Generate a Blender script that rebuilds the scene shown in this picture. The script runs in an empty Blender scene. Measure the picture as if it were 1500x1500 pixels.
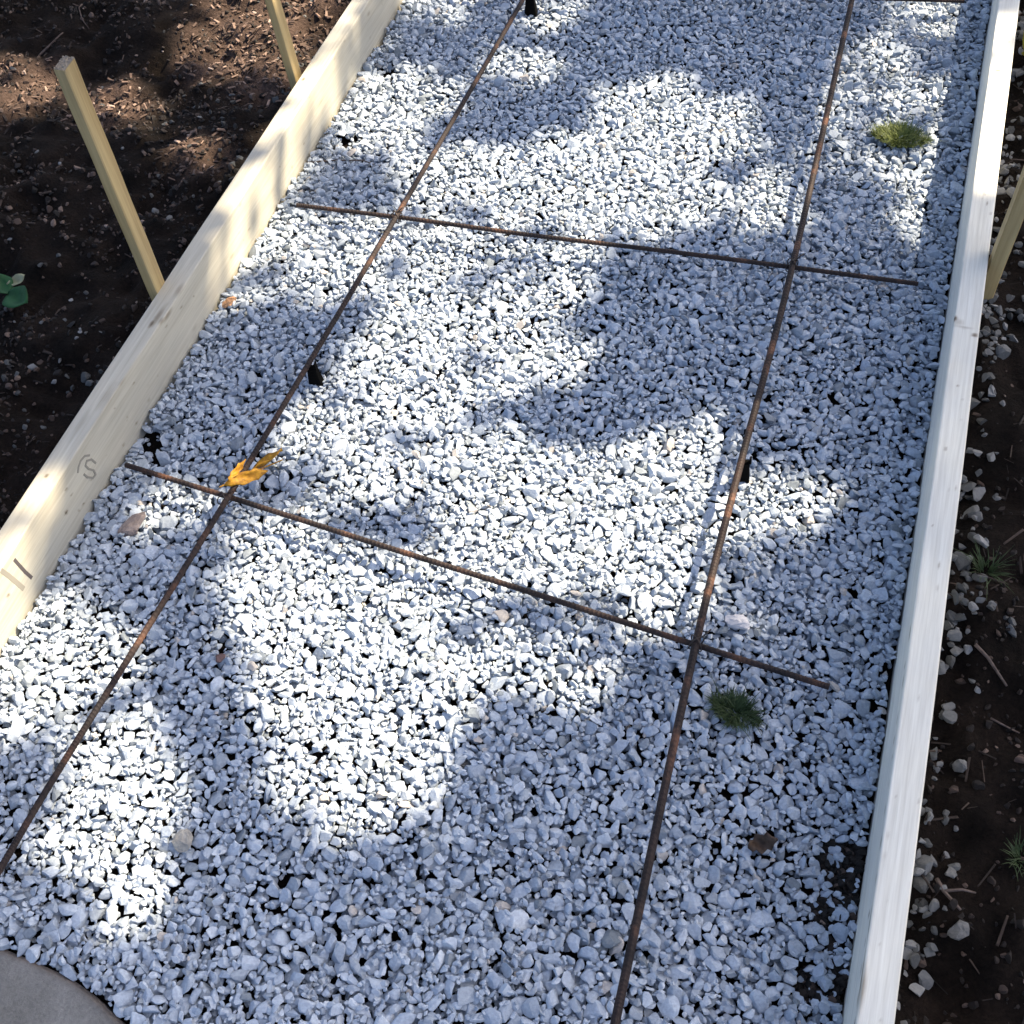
import bpy, bmesh, math, random
import numpy as np
from mathutils import Vector, Matrix, Euler

random.seed(7)
rng = np.random.default_rng(11)
scene = bpy.context.scene
COL = scene.collection
R = math.radians

# ------------------------------------------------------------------ survey
# Camera survey of the site: X across the path, Y along it, Z up.
# Gravel surface is Z = 0, tops of the form boards are Z = 0.10.
F_PX = 1700.0
CAM = np.array([[0.95128798, -0.20760217, -0.22793096],
                [0.29987919, 0.79471089, 0.52773770],
                [-0.07157972, 0.57038228, -0.81825448]])   # rows = X,Y,Z in (right, up, forward)
CAM_H = 1.42
LB_IN, LB_OUT = -1.032, -1.070       # left form board faces
RB_IN, RB_OUT = 0.1765, 0.2145       # right form board faces
TOP = 0.10
SUN = np.array([0.65, 0.65, 1.0]); SUN = SUN / np.linalg.norm(SUN)


def at(px, py, z=0.0):
    """survey point of the photograph -> site coordinates on level z"""
    w = CAM @ np.array([px - 750.0, -(py - 750.0), F_PX])
    t = (z - CAM_H) / w[2]
    return np.array([w[0] * t, w[1] * t, z])


# ------------------------------------------------------------------ helpers
def link(o, parent=None):
    COL.objects.link(o)
    if parent is not None:
        o.parent = parent
    return o


def tag(o, label=None, cat=None, group=None, kind=None):
    if label: o['label'] = label
    if cat: o['category'] = cat
    if group: o['group'] = group
    if kind: o['kind'] = kind
    return o


def empty(name, loc, label=None, cat=None, group=None):
    o = bpy.data.objects.new(name, None)
    o.location = loc
    o.empty_display_size = 0.05
    link(o)
    return tag(o, label, cat, group)


def np_mesh(name, V, F, mat, parent=None, attrs=None, smooth=False):
    """V (n,3), F (m,k) with constant k -> one mesh object"""
    V = np.ascontiguousarray(V, dtype=np.float32)
    F = np.ascontiguousarray(F, dtype=np.int32)
    me = bpy.data.meshes.new(name)
    me.vertices.add(len(V)); me.vertices.foreach_set('co', V.ravel())
    k = F.shape[1]
    me.loops.add(F.size); me.loops.foreach_set('vertex_index', F.ravel())
    me.polygons.add(len(F))
    me.polygons.foreach_set('loop_start', np.arange(0, F.size, k, dtype=np.int32))
    try:
        me.polygons.foreach_set('loop_total', np.full(len(F), k, dtype=np.int32))
    except Exception:
        pass
    me.polygons.foreach_set('use_smooth', np.full(len(F), bool(smooth)))
    for an, (dt, arr) in (attrs or {}).items():
        a = me.attributes.new(an, dt, 'POINT')
        key = 'value' if dt == 'FLOAT' else 'color'
        a.data.foreach_set(key, np.ascontiguousarray(arr, dtype=np.float32).ravel())
    me.update(calc_edges=True)
    me.validate()
    if mat: me.materials.append(mat)
    return link(bpy.data.objects.new(name, me), parent)


def bm_obj(name, bm, mat, parent=None, smooth=False):
    bmesh.ops.recalc_face_normals(bm, faces=bm.faces[:])
    me = bpy.data.meshes.new(name)
    bm.to_mesh(me); bm.free()
    if smooth:
        me.polygons.foreach_set('use_smooth', [True] * len(me.polygons))
    me.materials.append(mat)
    return link(bpy.data.objects.new(name, me), parent)


def vnoise(x, y, scale, seed):
    """smooth value noise in numpy"""
    r = np.random.default_rng(seed)
    n = 256
    T = r.random((n, n))
    u = x / scale + 1000.0; v = y / scale + 1000.0
    i = np.floor(u).astype(int); j = np.floor(v).astype(int)
    fu = u - i; fv = v - j
    fu = fu * fu * (3 - 2 * fu); fv = fv * fv * (3 - 2 * fv)
    a = T[i % n, j % n]; b = T[(i + 1) % n, j % n]
    c = T[i % n, (j + 1) % n]; d = T[(i + 1) % n, (j + 1) % n]
    return (a * (1 - fu) + b * fu) * (1 - fv) + (c * (1 - fu) + d * fu) * fv


def in_poly(px, py, poly):
    inside = np.zeros(px.shape, bool)
    n = len(poly)
    for i in range(n):
        x1, y1 = poly[i]; x2, y2 = poly[(i + 1) % n]
        if y1 == y2: continue
        c = (y1 > py) != (y2 > py)
        inside ^= c & (px < (x2 - x1) * (py - y1) / (y2 - y1) + x1)
    return inside


# ------------------------------------------------------------------ materials
def mat_new(name, rough=0.85, spec=0.3):
    m = bpy.data.materials.new(name); m.use_nodes = True
    nt = m.node_tree
    b = nt.nodes['Principled BSDF']
    b.inputs['Roughness'].default_value = rough
    b.inputs['Specular IOR Level'].default_value = spec
    return m, nt, b


def node(nt, t, **kw):
    n = nt.nodes.new(t)
    for k, v in kw.items():
        if k in n.inputs.keys() if hasattr(n.inputs, 'keys') else False:
            n.inputs[k].default_value = v
        else:
            setattr(n, k, v)
    return n


def noise(nt, scale, detail=4.0, coord=None, rough=0.55):
    n = nt.nodes.new('ShaderNodeTexNoise')
    n.inputs['Scale'].default_value = scale
    n.inputs['Detail'].default_value = detail
    n.inputs['Roughness'].default_value = rough
    if coord is not None: nt.links.new(coord, n.inputs['Vector'])
    return n


def ramp(nt, fac, stops):
    r = nt.nodes.new('ShaderNodeValToRGB')
    while len(r.color_ramp.elements) < len(stops): r.color_ramp.elements.new(0.5)
    for e, (p, c) in zip(r.color_ramp.elements, stops):
        e.position = p; e.color = (c[0], c[1], c[2], 1)
    nt.links.new(fac, r.inputs['Fac'])
    return r


def mix(nt, fac, a, b, mode='MIX'):
    n = nt.nodes.new('ShaderNodeMix'); n.data_type = 'RGBA'; n.blend_type = mode
    for sock, v in ((0, fac), (6, a), (7, b)):
        if isinstance(v, (int, float)): n.inputs[sock].default_value = v
        elif isinstance(v, tuple): n.inputs[sock].default_value = (*v, 1)
        else: nt.links.new(v, n.inputs[sock])
    return n.outputs[2]


def bump(nt, b, height, strength, dist):
    n = nt.nodes.new('ShaderNodeBump')
    n.inputs['Strength'].default_value = strength
    n.inputs['Distance'].default_value = dist
    nt.links.new(height, n.inputs['Height'])
    nt.links.new(n.outputs['Normal'], b.inputs['Normal'])


def objcoord(nt, scale=None):
    t = nt.nodes.new('ShaderNodeTexCoord')
    if scale is None: return t.outputs['Object']
    m = nt.nodes.new('ShaderNodeMapping'); m.inputs['Scale'].default_value = scale
    nt.links.new(t.outputs['Object'], m.inputs['Vector'])
    return m.outputs['Vector']


def attr(nt, name):
    a = nt.nodes.new('ShaderNodeAttribute'); a.attribute_name = name
    return a


def m_stone(name, stops):
    m, nt, b = mat_new(name, 0.8, 0.35)
    oc = objcoord(nt)
    t = attr(nt, 'tint')
    r = ramp(nt, t.outputs['Fac'], stops)
    n = noise(nt, 260, 3, oc)
    r2 = ramp(nt, n.outputs['Fac'], [(0.3, (0.80, 0.80, 0.82)), (0.7, (1.08, 1.08, 1.06))])
    nt.links.new(mix(nt, 1.0, r.outputs['Color'], r2.outputs['Color'], 'MULTIPLY'), b.inputs['Base Color'])
    bump(nt, b, noise(nt, 420, 3, oc).outputs['Fac'], 0.35, 0.002)
    return m


M = {}
M['gravel'] = m_stone('crushed_limestone', [(0.0, (0.18, 0.21, 0.24)), (0.06, (0.28, 0.32, 0.37)), (0.5, (0.39, 0.452, 0.54)),
                                            (0.93, (0.56, 0.615, 0.68)), (0.965, (0.44, 0.42, 0.40)), (1.0, (0.46, 0.42, 0.43))])
M['dusty_gravel'] = m_stone('soiled_gravel', [(0.0, (0.025, 0.025, 0.025)), (0.5, (0.085, 0.088, 0.088)), (1.0, (0.23, 0.235, 0.24))])
M['clod'] = m_stone('soil_clod', [(0.0, (0.005, 0.0044, 0.004)), (0.38, (0.018, 0.013, 0.011)), (0.70, (0.075, 0.051, 0.041)), (0.88, (0.18, 0.130, 0.105)), (1.0, (0.40, 0.32, 0.28))])

m, nt, b = mat_new('dark_soil', 0.95, 0.1)
oc = objcoord(nt)
n1 = noise(nt, 14, 6, oc); n2 = noise(nt, 150, 5, oc, 0.7)
r1 = ramp(nt, n1.outputs['Fac'], [(0.3, (0.0035, 0.003, 0.0026)), (0.7, (0.018, 0.0130, 0.0105))])
r2 = ramp(nt, n2.outputs['Fac'], [(0.25, (0.45, 0.45, 0.45)), (0.75, (1.5, 1.45, 1.4))])
dr = attr(nt, 'dry')  # blends in the paler tan that brightens the sunlit soil
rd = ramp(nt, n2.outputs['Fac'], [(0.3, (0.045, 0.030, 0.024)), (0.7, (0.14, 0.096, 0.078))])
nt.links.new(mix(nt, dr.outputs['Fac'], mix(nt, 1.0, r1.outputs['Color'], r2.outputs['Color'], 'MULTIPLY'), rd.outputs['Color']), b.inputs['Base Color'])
bump(nt, b, n2.outputs['Fac'], 0.8, 0.012)
M['soil'] = m


def m_wood(name, dark, light, yellow=0.0):
    m, nt, b = mat_new(name, 0.72, 0.25)
    g = noise(nt, 1.0, 5, objcoord(nt, (55, 2.2, 55)), 0.6)       # grain along local Y
    f = noise(nt, 1.0, 3, objcoord(nt, (260, 9, 260)), 0.6)
    bl = noise(nt, 1.0, 3, objcoord(nt, (9, 3.2, 9)), 0.5)        # weathering blotches
    r = ramp(nt, g.outputs['Fac'], [(0.30, dark), (0.70, light)])
    r2 = ramp(nt, f.outputs['Fac'], [(0.3, (0.86, 0.85, 0.83)), (0.7, (1.06, 1.06, 1.06))])
    c = mix(nt, 1.0, r.outputs['Color'], r2.outputs['Color'], 'MULTIPLY')
    r3 = ramp(nt, bl.outputs['Fac'], [(0.36, (0.84, 0.86, 0.90)), (0.62, (1.03, 1.02, 1.0))])
    c = mix(nt, 1.0, c, r3.outputs['Color'], 'MULTIPLY')
    k = attr(nt, 'knot')
    kr = ramp(nt, k.outputs['Fac'], [(0.0, (1, 1, 1)), (0.5, (0.50, 0.45, 0.40)), (1.0, (0.10, 0.075, 0.06))])
    c = mix(nt, 1.0, c, kr.outputs['Color'], 'MULTIPLY')
    nt.links.new(c, b.inputs['Base Color'])
    bump(nt, b, f.outputs['Fac'], 0.25, 0.0015)
    return m


M['board_left'] = m_wood('pine_board', (0.475, 0.44, 0.355), (0.59, 0.565, 0.475))
M['board_right'] = m_wood('pale_pine_board', (0.78, 0.76, 0.67), (0.88, 0.865, 0.77))
M['stake'] = m_wood('yellow_pine_stake', (0.38, 0.27, 0.12), (0.56, 0.43, 0.22))
M['end_grain'] = m_wood('weathered_end_grain', (0.26, 0.22, 0.17), (0.36, 0.31, 0.25))

m, nt, b = mat_new('stamp_ink', 0.8, 0.1)
b.inputs['Base Color'].default_value = (0.09, 0.08, 0.085, 1); M['ink'] = m
m, nt, b = mat_new('dark_ink', 0.8, 0.1)
b.inputs['Base Color'].default_value = (0.27, 0.255, 0.22, 1); M['faint_ink'] = m

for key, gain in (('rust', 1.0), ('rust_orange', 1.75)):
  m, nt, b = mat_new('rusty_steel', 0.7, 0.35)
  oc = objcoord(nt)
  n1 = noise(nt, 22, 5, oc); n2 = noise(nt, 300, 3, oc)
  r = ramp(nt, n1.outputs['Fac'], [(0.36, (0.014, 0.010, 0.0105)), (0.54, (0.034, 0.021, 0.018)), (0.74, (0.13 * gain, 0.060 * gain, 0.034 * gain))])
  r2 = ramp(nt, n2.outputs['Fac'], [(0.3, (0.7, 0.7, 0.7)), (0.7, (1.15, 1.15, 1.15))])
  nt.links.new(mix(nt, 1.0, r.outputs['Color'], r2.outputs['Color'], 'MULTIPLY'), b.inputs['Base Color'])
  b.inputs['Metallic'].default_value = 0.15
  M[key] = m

m, nt, b = mat_new('black_plastic', 0.8, 0.05)
b.inputs['Base Color'].default_value = (0.003, 0.003, 0.003, 1); M['plastic'] = m
m, nt, b = mat_new('tie_wire_steel', 0.5, 0.4)
b.inputs['Base Color'].default_value = (0.05, 0.04, 0.036, 1); b.inputs['Metallic'].default_value = 0.5; M['wire'] = m


def m_leaf(name, c1, c2, trans=0.25, scale=30):
    m, nt, b = mat_new(name, 0.55, 0.3)
    n = noise(nt, scale, 3, objcoord(nt))
    r = ramp(nt, n.outputs['Fac'], [(0.3, c1), (0.7, c2)])
    nt.links.new(r.outputs['Color'], b.inputs['Base Color'])
    if trans:
        tr = nt.nodes.new('ShaderNodeBsdfTranslucent'); nt.links.new(r.outputs['Color'], tr.inputs['Color'])
        mx = nt.nodes.new('ShaderNodeMixShader'); mx.inputs[0].default_value = trans
        nt.links.new(b.outputs[0], mx.inputs[1]); nt.links.new(tr.outputs[0], mx.inputs[2])
        nt.links.new(mx.outputs[0], nt.nodes['Material Output'].inputs['Surface'])
    return m


M['crown'] = m_leaf('tree_leaf', (0.030, 0.060, 0.014), (0.055, 0.10, 0.022), 0.08, 3)
M['grass_light'] = m_leaf('yellow_green_moss', (0.085, 0.115, 0.022), (0.19, 0.23, 0.07), 0.15, 90)
M['grass_dark'] = m_leaf('dark_green_grass', (0.020, 0.040, 0.014), (0.065, 0.10, 0.040), 0.15, 90)
M['weed'] = m_leaf('deep_green_leaf', (0.006, 0.045, 0.012), (0.014, 0.080, 0.022), 0.15, 60)
M['pale_leaf'] = m_leaf('pale_leaf', (0.20, 0.21, 0.12), (0.30, 0.31, 0.20), 0.15, 60)
M['yellow_leaf'] = m_leaf('yellow_blade', (0.20, 0.18, 0.015), (0.36, 0.33, 0.03), 0.15, 60)
M['orange_leaf'] = m_leaf('orange_dry_leaf', (0.26, 0.115, 0.010), (0.56, 0.29, 0.022), 0.12, 160)
M['brown_leaf'] = m_leaf('brown_dry_leaf', (0.045, 0.028, 0.018), (0.10, 0.065, 0.045), 0.05, 120)
m, nt, b = mat_new('bark', 0.9, 0.1)
n = noise(nt, 18, 5, objcoord(nt))
r = ramp(nt, n.outputs['Fac'], [(0.3, (0.05, 0.035, 0.025)), (0.7, (0.14, 0.10, 0.075))])
nt.links.new(r.outputs['Color'], b.inputs['Base Color']); bump(nt, b, n.outputs['Fac'], 0.6, 0.02)
M['bark'] = m
m, nt, b = mat_new('dry_twig', 0.9, 0.1)
n = noise(nt, 90, 4, objcoord(nt))
r = ramp(nt, n.outputs['Fac'], [(0.3, (0.06, 0.045, 0.04)), (0.7, (0.16, 0.125, 0.11))])
nt.links.new(r.outputs['Color'], b.inputs['Base Color']); M['twig'] = m


def m_rock(name, c1, c2):
    m, nt, b = mat_new(name, 0.85, 0.25)
    oc = objcoord(nt)
    n = noise(nt, 90, 4, oc); r = ramp(nt, n.outputs['Fac'], [(0.3, c1), (0.7, c2)])
    nt.links.new(r.outputs['Color'], b.inputs['Base Color'])
    bump(nt, b, noise(nt, 260, 4, oc).outputs['Fac'], 0.5, 0.003)
    return m


M['rock_mauve'] = m_rock('mauve_rock', (0.15, 0.125, 0.125), (0.25, 0.215, 0.21))
M['rock_red'] = m_rock('red_rock', (0.10, 0.065, 0.065), (0.17, 0.11, 0.105))
M['rock_tan'] = m_rock('tan_rock', (0.27, 0.255, 0.23), (0.38, 0.365, 0.33))
M['rock_grey'] = m_rock('grey_rock', (0.10, 0.10, 0.10), (0.19, 0.19, 0.185))
M['rock_orange'] = m_rock('orange_rock', (0.30, 0.16, 0.09), (0.46, 0.28, 0.17))
M['rock_pale'] = m_rock('pale_rock', (0.50, 0.50, 0.53), (0.64, 0.63, 0.66))

m, nt, b = mat_new('old_concrete', 0.9, 0.15)
oc = objcoord(nt)
n1 = noise(nt, 9, 6, oc); n2 = noise(nt, 260, 4, oc, 0.7)
r = ramp(nt, n1.outputs['Fac'], [(0.3, (0.15, 0.147, 0.138)), (0.7, (0.26, 0.258, 0.25))])
r2 = ramp(nt, n2.outputs['Fac'], [(0.3, (0.75, 0.75, 0.74)), (0.7, (1.15, 1.14, 1.12))])
c = mix(nt, 1.0, r.outputs['Color'], r2.outputs['Color'], 'MULTIPLY')
e = attr(nt, 'edge')
em = nt.nodes.new('ShaderNodeMath'); em.operation = 'MULTIPLY'; nt.links.new(e.outputs['Fac'], em.inputs[0]); nt.links.new(n1.outputs['Fac'], em.inputs[1])
c = mix(nt, em.outputs[0], c, (0.12, 0.085, 0.068))
nt.links.new(c, b.inputs['Base Color']); bump(nt, b, n2.outputs['Fac'], 0.5, 0.004)
M['concrete'] = m


# ------------------------------------------------------------------ stone shapes
def stone_shapes(n, seed, sub=1):
    r = np.random.default_rng(seed)
    out = []
    for i in range(n):
        bm = bmesh.new(); bmesh.ops.create_icosphere(bm, subdivisions=sub + 1 if sub > 1 else 2, radius=1.0)
        V = np.array([v.co[:] for v in bm.verts]); Fc = np.array([[v.index for v in f.verts] for f in bm.faces]); bm.free()
        V += r.normal(0, 0.04, V.shape)
        for k in range(r.integers(7, 11)):
            d = r.normal(size=3); d /= np.linalg.norm(d)
            lim = r.uniform(0.34, 0.74)
            s = V @ d
            over = np.maximum(s - lim, 0)
            V -= np.outer(over, d)
        V /= np.abs(V).max(axis=0)
        out.append((V, Fc))
    return out


SHAPES = stone_shapes(34, 5)


def euler_mats(tilt, yaw, roll):
    cz, sz = np.cos(yaw), np.sin(yaw); cx, sx = np.cos(tilt), np.sin(tilt); cy, sy = np.cos(roll), np.sin(roll)
    n = len(yaw); Z = np.zeros((n, 3, 3)); X = np.zeros((n, 3, 3)); Y = np.zeros((n, 3, 3))
    Z[:, 0, 0] = cz; Z[:, 0, 1] = -sz; Z[:, 1, 0] = sz; Z[:, 1, 1] = cz; Z[:, 2, 2] = 1
    X[:, 0, 0] = 1; X[:, 1, 1] = cx; X[:, 1, 2] = -sx; X[:, 2, 1] = sx; X[:, 2, 2] = cx
    Y[:, 1, 1] = 1; Y[:, 0, 0] = cy; Y[:, 0, 2] = sy; Y[:, 2, 0] = -sy; Y[:, 2, 2] = cy
    return Z @ X @ Y


def stones_mesh(name, P, S, tint, mat, tilt_sd=0.35, seed=1):
    """P centres (n,3), S semi-axes (n,3)"""
    r = np.random.default_rng(seed)
    n = len(P)
    Rm = euler_mats(r.normal(0, tilt_sd, n), r.uniform(0, 2 * np.pi, n), r.normal(0, tilt_sd, n))
    kind = r.integers(0, len(SHAPES), n)
    Vs, Fs, Ts, off = [], [], [], 0
    for k, (v, f) in enumerate(SHAPES):
        idx = np.where(kind == k)[0]
        if not len(idx): continue
        W = v[None] * S[idx][:, None, :]
        W = np.einsum('nij,nvj->nvi', Rm[idx], W) + P[idx][:, None, :]
        Vs.append(W.reshape(-1, 3))
        Fs.append((f[None] + (np.arange(len(idx)) * len(v))[:, None, None] + off).reshape(-1, 3))
        Ts.append(np.repeat(tint[idx], len(v)))
        off += len(idx) * len(v)
    return np_mesh(name, np.concatenate(Vs), np.concatenate(Fs), mat, attrs={'tint': ('FLOAT', np.concatenate(Ts))})


# ------------------------------------------------------------------ soil: one sheet to the horizon
SLAB = [(-0.62, 0.09), (-0.655, 0.117), (-0.70, 0.130), (-0.75, 0.1355), (-0.81, 0.139), (-1.02, 0.142)]


def axis(lo, hi, step):
    inner = np.arange(lo, hi + 1e-6, step)
    out = [1.5 ** k for k in range(0, 22)]
    ext = np.cumsum(np.array(out) * step)
    ext = ext[ext < 120]
    return np.concatenate([lo - ext[::-1], inner, hi + ext])


def soil_z(X, Y):
    z = (vnoise(X, Y, 0.22, 1) - 0.5) * 0.06 + (vnoise(X, Y, 0.07, 2) - 0.5) * 0.040 + (vnoise(X, Y, 0.025, 3) - 0.5) * 0.020
    z += (vnoise(X, Y, 0.9, 4) - 0.5) * 0.05
    z = z + 0.005
    path = (X > LB_OUT - 0.004) & (X < RB_OUT + 0.004) & (Y < 6) & (Y > -1.2)
    z = np.where(path, -0.0225 + (vnoise(X, Y, 0.03, 6) - 0.5) * 0.006, z)
    far = np.clip((np.hypot(X + 0.5, Y - 1.3) - 6) / 8, 0, 1)
    return z * (1 - far)


ax = axis(-2.5, 1.1, 0.011); ay = axis(-0.3, 3.0, 0.011)
GX, GY = np.meshgrid(ax, ay, indexing='ij')
GZ = soil_z(GX, GY)
nx, ny = GX.shape
ii = np.arange(nx * ny).reshape(nx, ny)
Fq = np.stack([ii[:-1, :-1], ii[1:, :-1], ii[1:, 1:], ii[:-1, 1:]], -1).reshape(-1, 4)
SUN_TONED = [(at(390, 40), 0.17), (at(455, 0), 0.14), (at(330, 85), 0.10), (at(20, 140), 0.12), (at(160, 160), 0.09), (at(300, 250), 0.07), (at(400, 130), 0.08)]  # tan mulch spots, painted lighter where the sun patches fall


def sun_tone(x, y):
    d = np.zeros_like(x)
    for c_, r_d in SUN_TONED: d = np.maximum(d, np.exp(-(((x - c_[0]) ** 2 + (y - c_[1]) ** 2) / r_d ** 2) ** 1.5))
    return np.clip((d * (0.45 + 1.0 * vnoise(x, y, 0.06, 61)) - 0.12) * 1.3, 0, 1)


soil = np_mesh('soil', np.stack([GX, GY, GZ], -1).reshape(-1, 3), Fq, M['soil'], smooth=True, attrs={'dry': ('FLOAT', sun_tone(GX, GY).ravel())})
tag(soil, kind='structure')

# ------------------------------------------------------------------ concrete slab corner (existing walk)
zt, zb = -0.002, -0.09
poly = [(-1.02, 0.142), (-0.81, 0.139), (-0.75, 0.1355), (-0.70, 0.130), (-0.655, 0.118), (-0.618, 0.104), (-0.56, 0.078), (-0.48, 0.035), (-0.40, -0.02),
        (-0.38, -0.6), (-1.02, -0.6)]
fine = []
for i in range(len(poly)):
    p, q = np.array(poly[i]), np.array(poly[(i + 1) % len(poly)])
    nseg = max(1, int(np.linalg.norm(q - p) / 0.012))
    for s in range(nseg): fine.append(p + (q - p) * s / nseg)
fine = np.array(fine)
cen = np.array([-0.80, -0.2])
rings = []
edgeval = []
jit = rng.normal(0, 0.0005, len(fine))
for inset, z, ev in ((0.0, zb, 1), (0.0, zt - 0.006, 1), (0.003, zt - 0.001, 1), (0.005, zt, 0.7), (0.010, zt, 0.1), (0.03, zt, 0.0)):
    d = cen - fine; L = np.linalg.norm(d, axis=1)[:, None]
    ring = fine + d / L * (inset + jit[:, None])
    rings.append(np.c_[ring, np.full(len(fine), z)]); edgeval += [ev] * len(fine)
V = np.concatenate(rings + [np.array([[cen[0], cen[1], zt]])]); edgeval.append(0)
n = len(fine); Fl = []
for k in range(len(rings) - 1):
    for i in range(n):
        j = (i + 1) % n
        Fl += [(k * n + i, (k + 1) * n + i, (k + 1) * n + j), (k * n + i, (k + 1) * n + j, k * n + j)]
for i in range(n):
    Fl.append(((len(rings) - 1) * n + i, len(V) - 1, (len(rings) - 1) * n + (i + 1) % n))
slab = np_mesh('concrete_path', V, np.array(Fl), M['concrete'], attrs={'edge': ('FLOAT', np.array(edgeval))})
tag(slab, kind='structure')

# ------------------------------------------------------------------ gravel bed (dropped stone by stone on a height map)
GX0, GX1, GY0, GY1 = LB_IN, RB_IN, -0.28, 2.75
CELL = 0.003
W_, H_ = int((GX1 - GX0) / CELL) + 1, int((GY1 - GY0) / CELL) + 1
hm = np.full((W_, H_), -0.0140)
lvx, lvy = np.meshgrid(GX0 + np.arange(W_) * CELL, GY0 + np.arange(H_) * CELL, indexing='ij')
level = (vnoise(lvx, lvy, 0.30, 21) - 0.5) * 0.016 + (vnoise(lvx, lvy, 0.09, 22) - 0.5) * 0.008 + 0.002
holes = [at(1236, 1262), at(1245, 1300), at(1215, 1335), at(1250, 1345), at(1245, 1400), at(1225, 1415), at(1185, 1440), at(1235, 1440)]
dip = np.zeros_like(level)
for hp, rad in zip(holes, (0.030, 0.034, 0.026, 0.03, 0.036, 0.034, 0.022, 0.030)):
    d = np.hypot(lvx - hp[0], lvy - hp[1]); dip = np.maximum(dip, 0.022 * np.exp(-(d / rad) ** 2))
level -= dip * np.clip(0.15 + 1.4 * vnoise(lvx, lvy, 0.024, 23), 0, 1.15)
for hp in (at(565, 100), at(505, 205), at(215, 640), at(225, 655)):
    d = np.hypot(lvx - hp[0], lvy - hp[1]); level -= 0.022 * np.exp(-(d / 0.022) ** 2)
slab_poly = [(-1.2, 0.145), (-0.81, 0.142), (-0.75, 0.139), (-0.70, 0.134), (-0.653, 0.122), (-0.616, 0.108), (-0.557, 0.082), (-0.476, 0.039), (-0.395, -0.017), (-0.375, -0.6), (-1.2, -0.6)]
blocked = in_poly(lvx, lvy, slab_poly)
level = np.maximum(level, -0.0150)
level[blocked] = -1.0
TRY = 150000
sx = rng.uniform(GX0 + 0.004, GX1 - 0.004, TRY); sy = rng.uniform(GY0, GY1, TRY)
sa = np.clip(np.exp(rng.normal(math.log(0.0092), 0.32, TRY)), 0.0046, 0.0165)
small = np.arange(TRY) > 62000
sa[small] = np.clip(sa[small] * 0.52, 0.0034, 0.0075)
sa *= 0.97
sb = sa * rng.uniform(0.62, 0.92, TRY); sc = sa * rng.uniform(0.36, 0.66, TRY)
P, S = [], []
NB = 26000
bx = rng.uniform(GX0 + 0.004, GX1 - 0.004, NB); by = rng.uniform(GY0, GY1, NB); ba = rng.uniform(0.0045, 0.0075, NB)
for k in range(NB):
    i, j = int((bx[k] - GX0) / CELL), int((by[k] - GY0) / CELL)
    if level[i, j] < -0.0142: continue
    P.append((bx[k], by[k], -0.0165 + rng.uniform(0, 0.003))); S.append((ba[k], ba[k] * 0.8, ba[k] * 0.65))
for k in range(TRY):
    x, y, a, b_, c = sx[k], sy[k], sa[k], sb[k], sc[k]
    i, j = int((x - GX0) / CELL), int((y - GY0) / CELL)
    rr = 0.5 * (a + b_); w = max(1, int(rr * 0.85 / CELL))
    i0, i1, j0, j1 = max(i - w, 0), min(i + w + 1, W_), max(j - w, 0), min(j + w + 1, H_)
    win = hm[i0:i1, j0:j1]
    base = 0.36 * win.max() + 0.64 * win.mean()
    zc = base + c * 0.50
    if zc + c * 0.9 > level[i, j] + (0.0035 if small[k] else 0.0050): continue
    if x - a < GX0 or x + a > GX1:
        x = min(max(x, GX0 + b_), GX1 - b_)
    P.append((x, y, zc)); S.append((a, b_, c))
    di = (np.arange(i0, i1) - i)[:, None] * CELL; dj = (np.arange(j0, j1) - j)[None] * CELL
    q = 1 - (di * di + dj * dj) / (rr * rr)
    top = zc + c * np.sqrt(np.clip(q, 0, 1))
    hm[i0:i1, j0:j1] = np.where(q > 0, np.maximum(win, top), win)
P = np.array(P); S = np.array(S)
print('gravel stones', len(P))
tint = np.clip(rng.normal(0.5, 0.20, len(P)), 0.02, 0.93)
odd = rng.random(len(P)); tint[odd < 0.008] = 0.97; tint[odd > 0.97] = rng.uniform(0.0, 0.05, int((odd > 0.97).sum()))
gravel = stones_mesh('gravel', P, S, tint, M['gravel'], 0.42, 31)
tag(gravel, 'pale blue-grey crushed stone bed filling the path between the boards', 'gravel', kind='stuff')


def gravel_h(x, y):
    i = min(max(int((x - GX0) / CELL), 0), W_ - 1); j = min(max(int((y - GY0) / CELL), 0), H_ - 1)
    return float(hm[i, j])


# ------------------------------------------------------------------ spilled gravel and clods on the soil
def scatter(n, region, dens, size, sd, lift, seed):
    r = np.random.default_rng(seed)
    x = r.uniform(region[0], region[1], n); y = r.uniform(region[2], region[3], n)
    keep = r.random(n) < dens(x, y); x, y = x[keep], y[keep]
    a = np.clip(np.exp(r.normal(math.log(size), sd, len(x))), size * 0.4, size * 2.4)
    S = np.c_[a, a * r.uniform(0.6, 0.95, len(x)), a * r.uniform(0.4, 0.75, len(x))]
    z = soil_z(x, y) + S[:, 2] * lift
    return np.c_[x, y, z], S, r


def outside(x): return (x < LB_OUT - 0.006) | (x > RB_OUT + 0.008)


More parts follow.
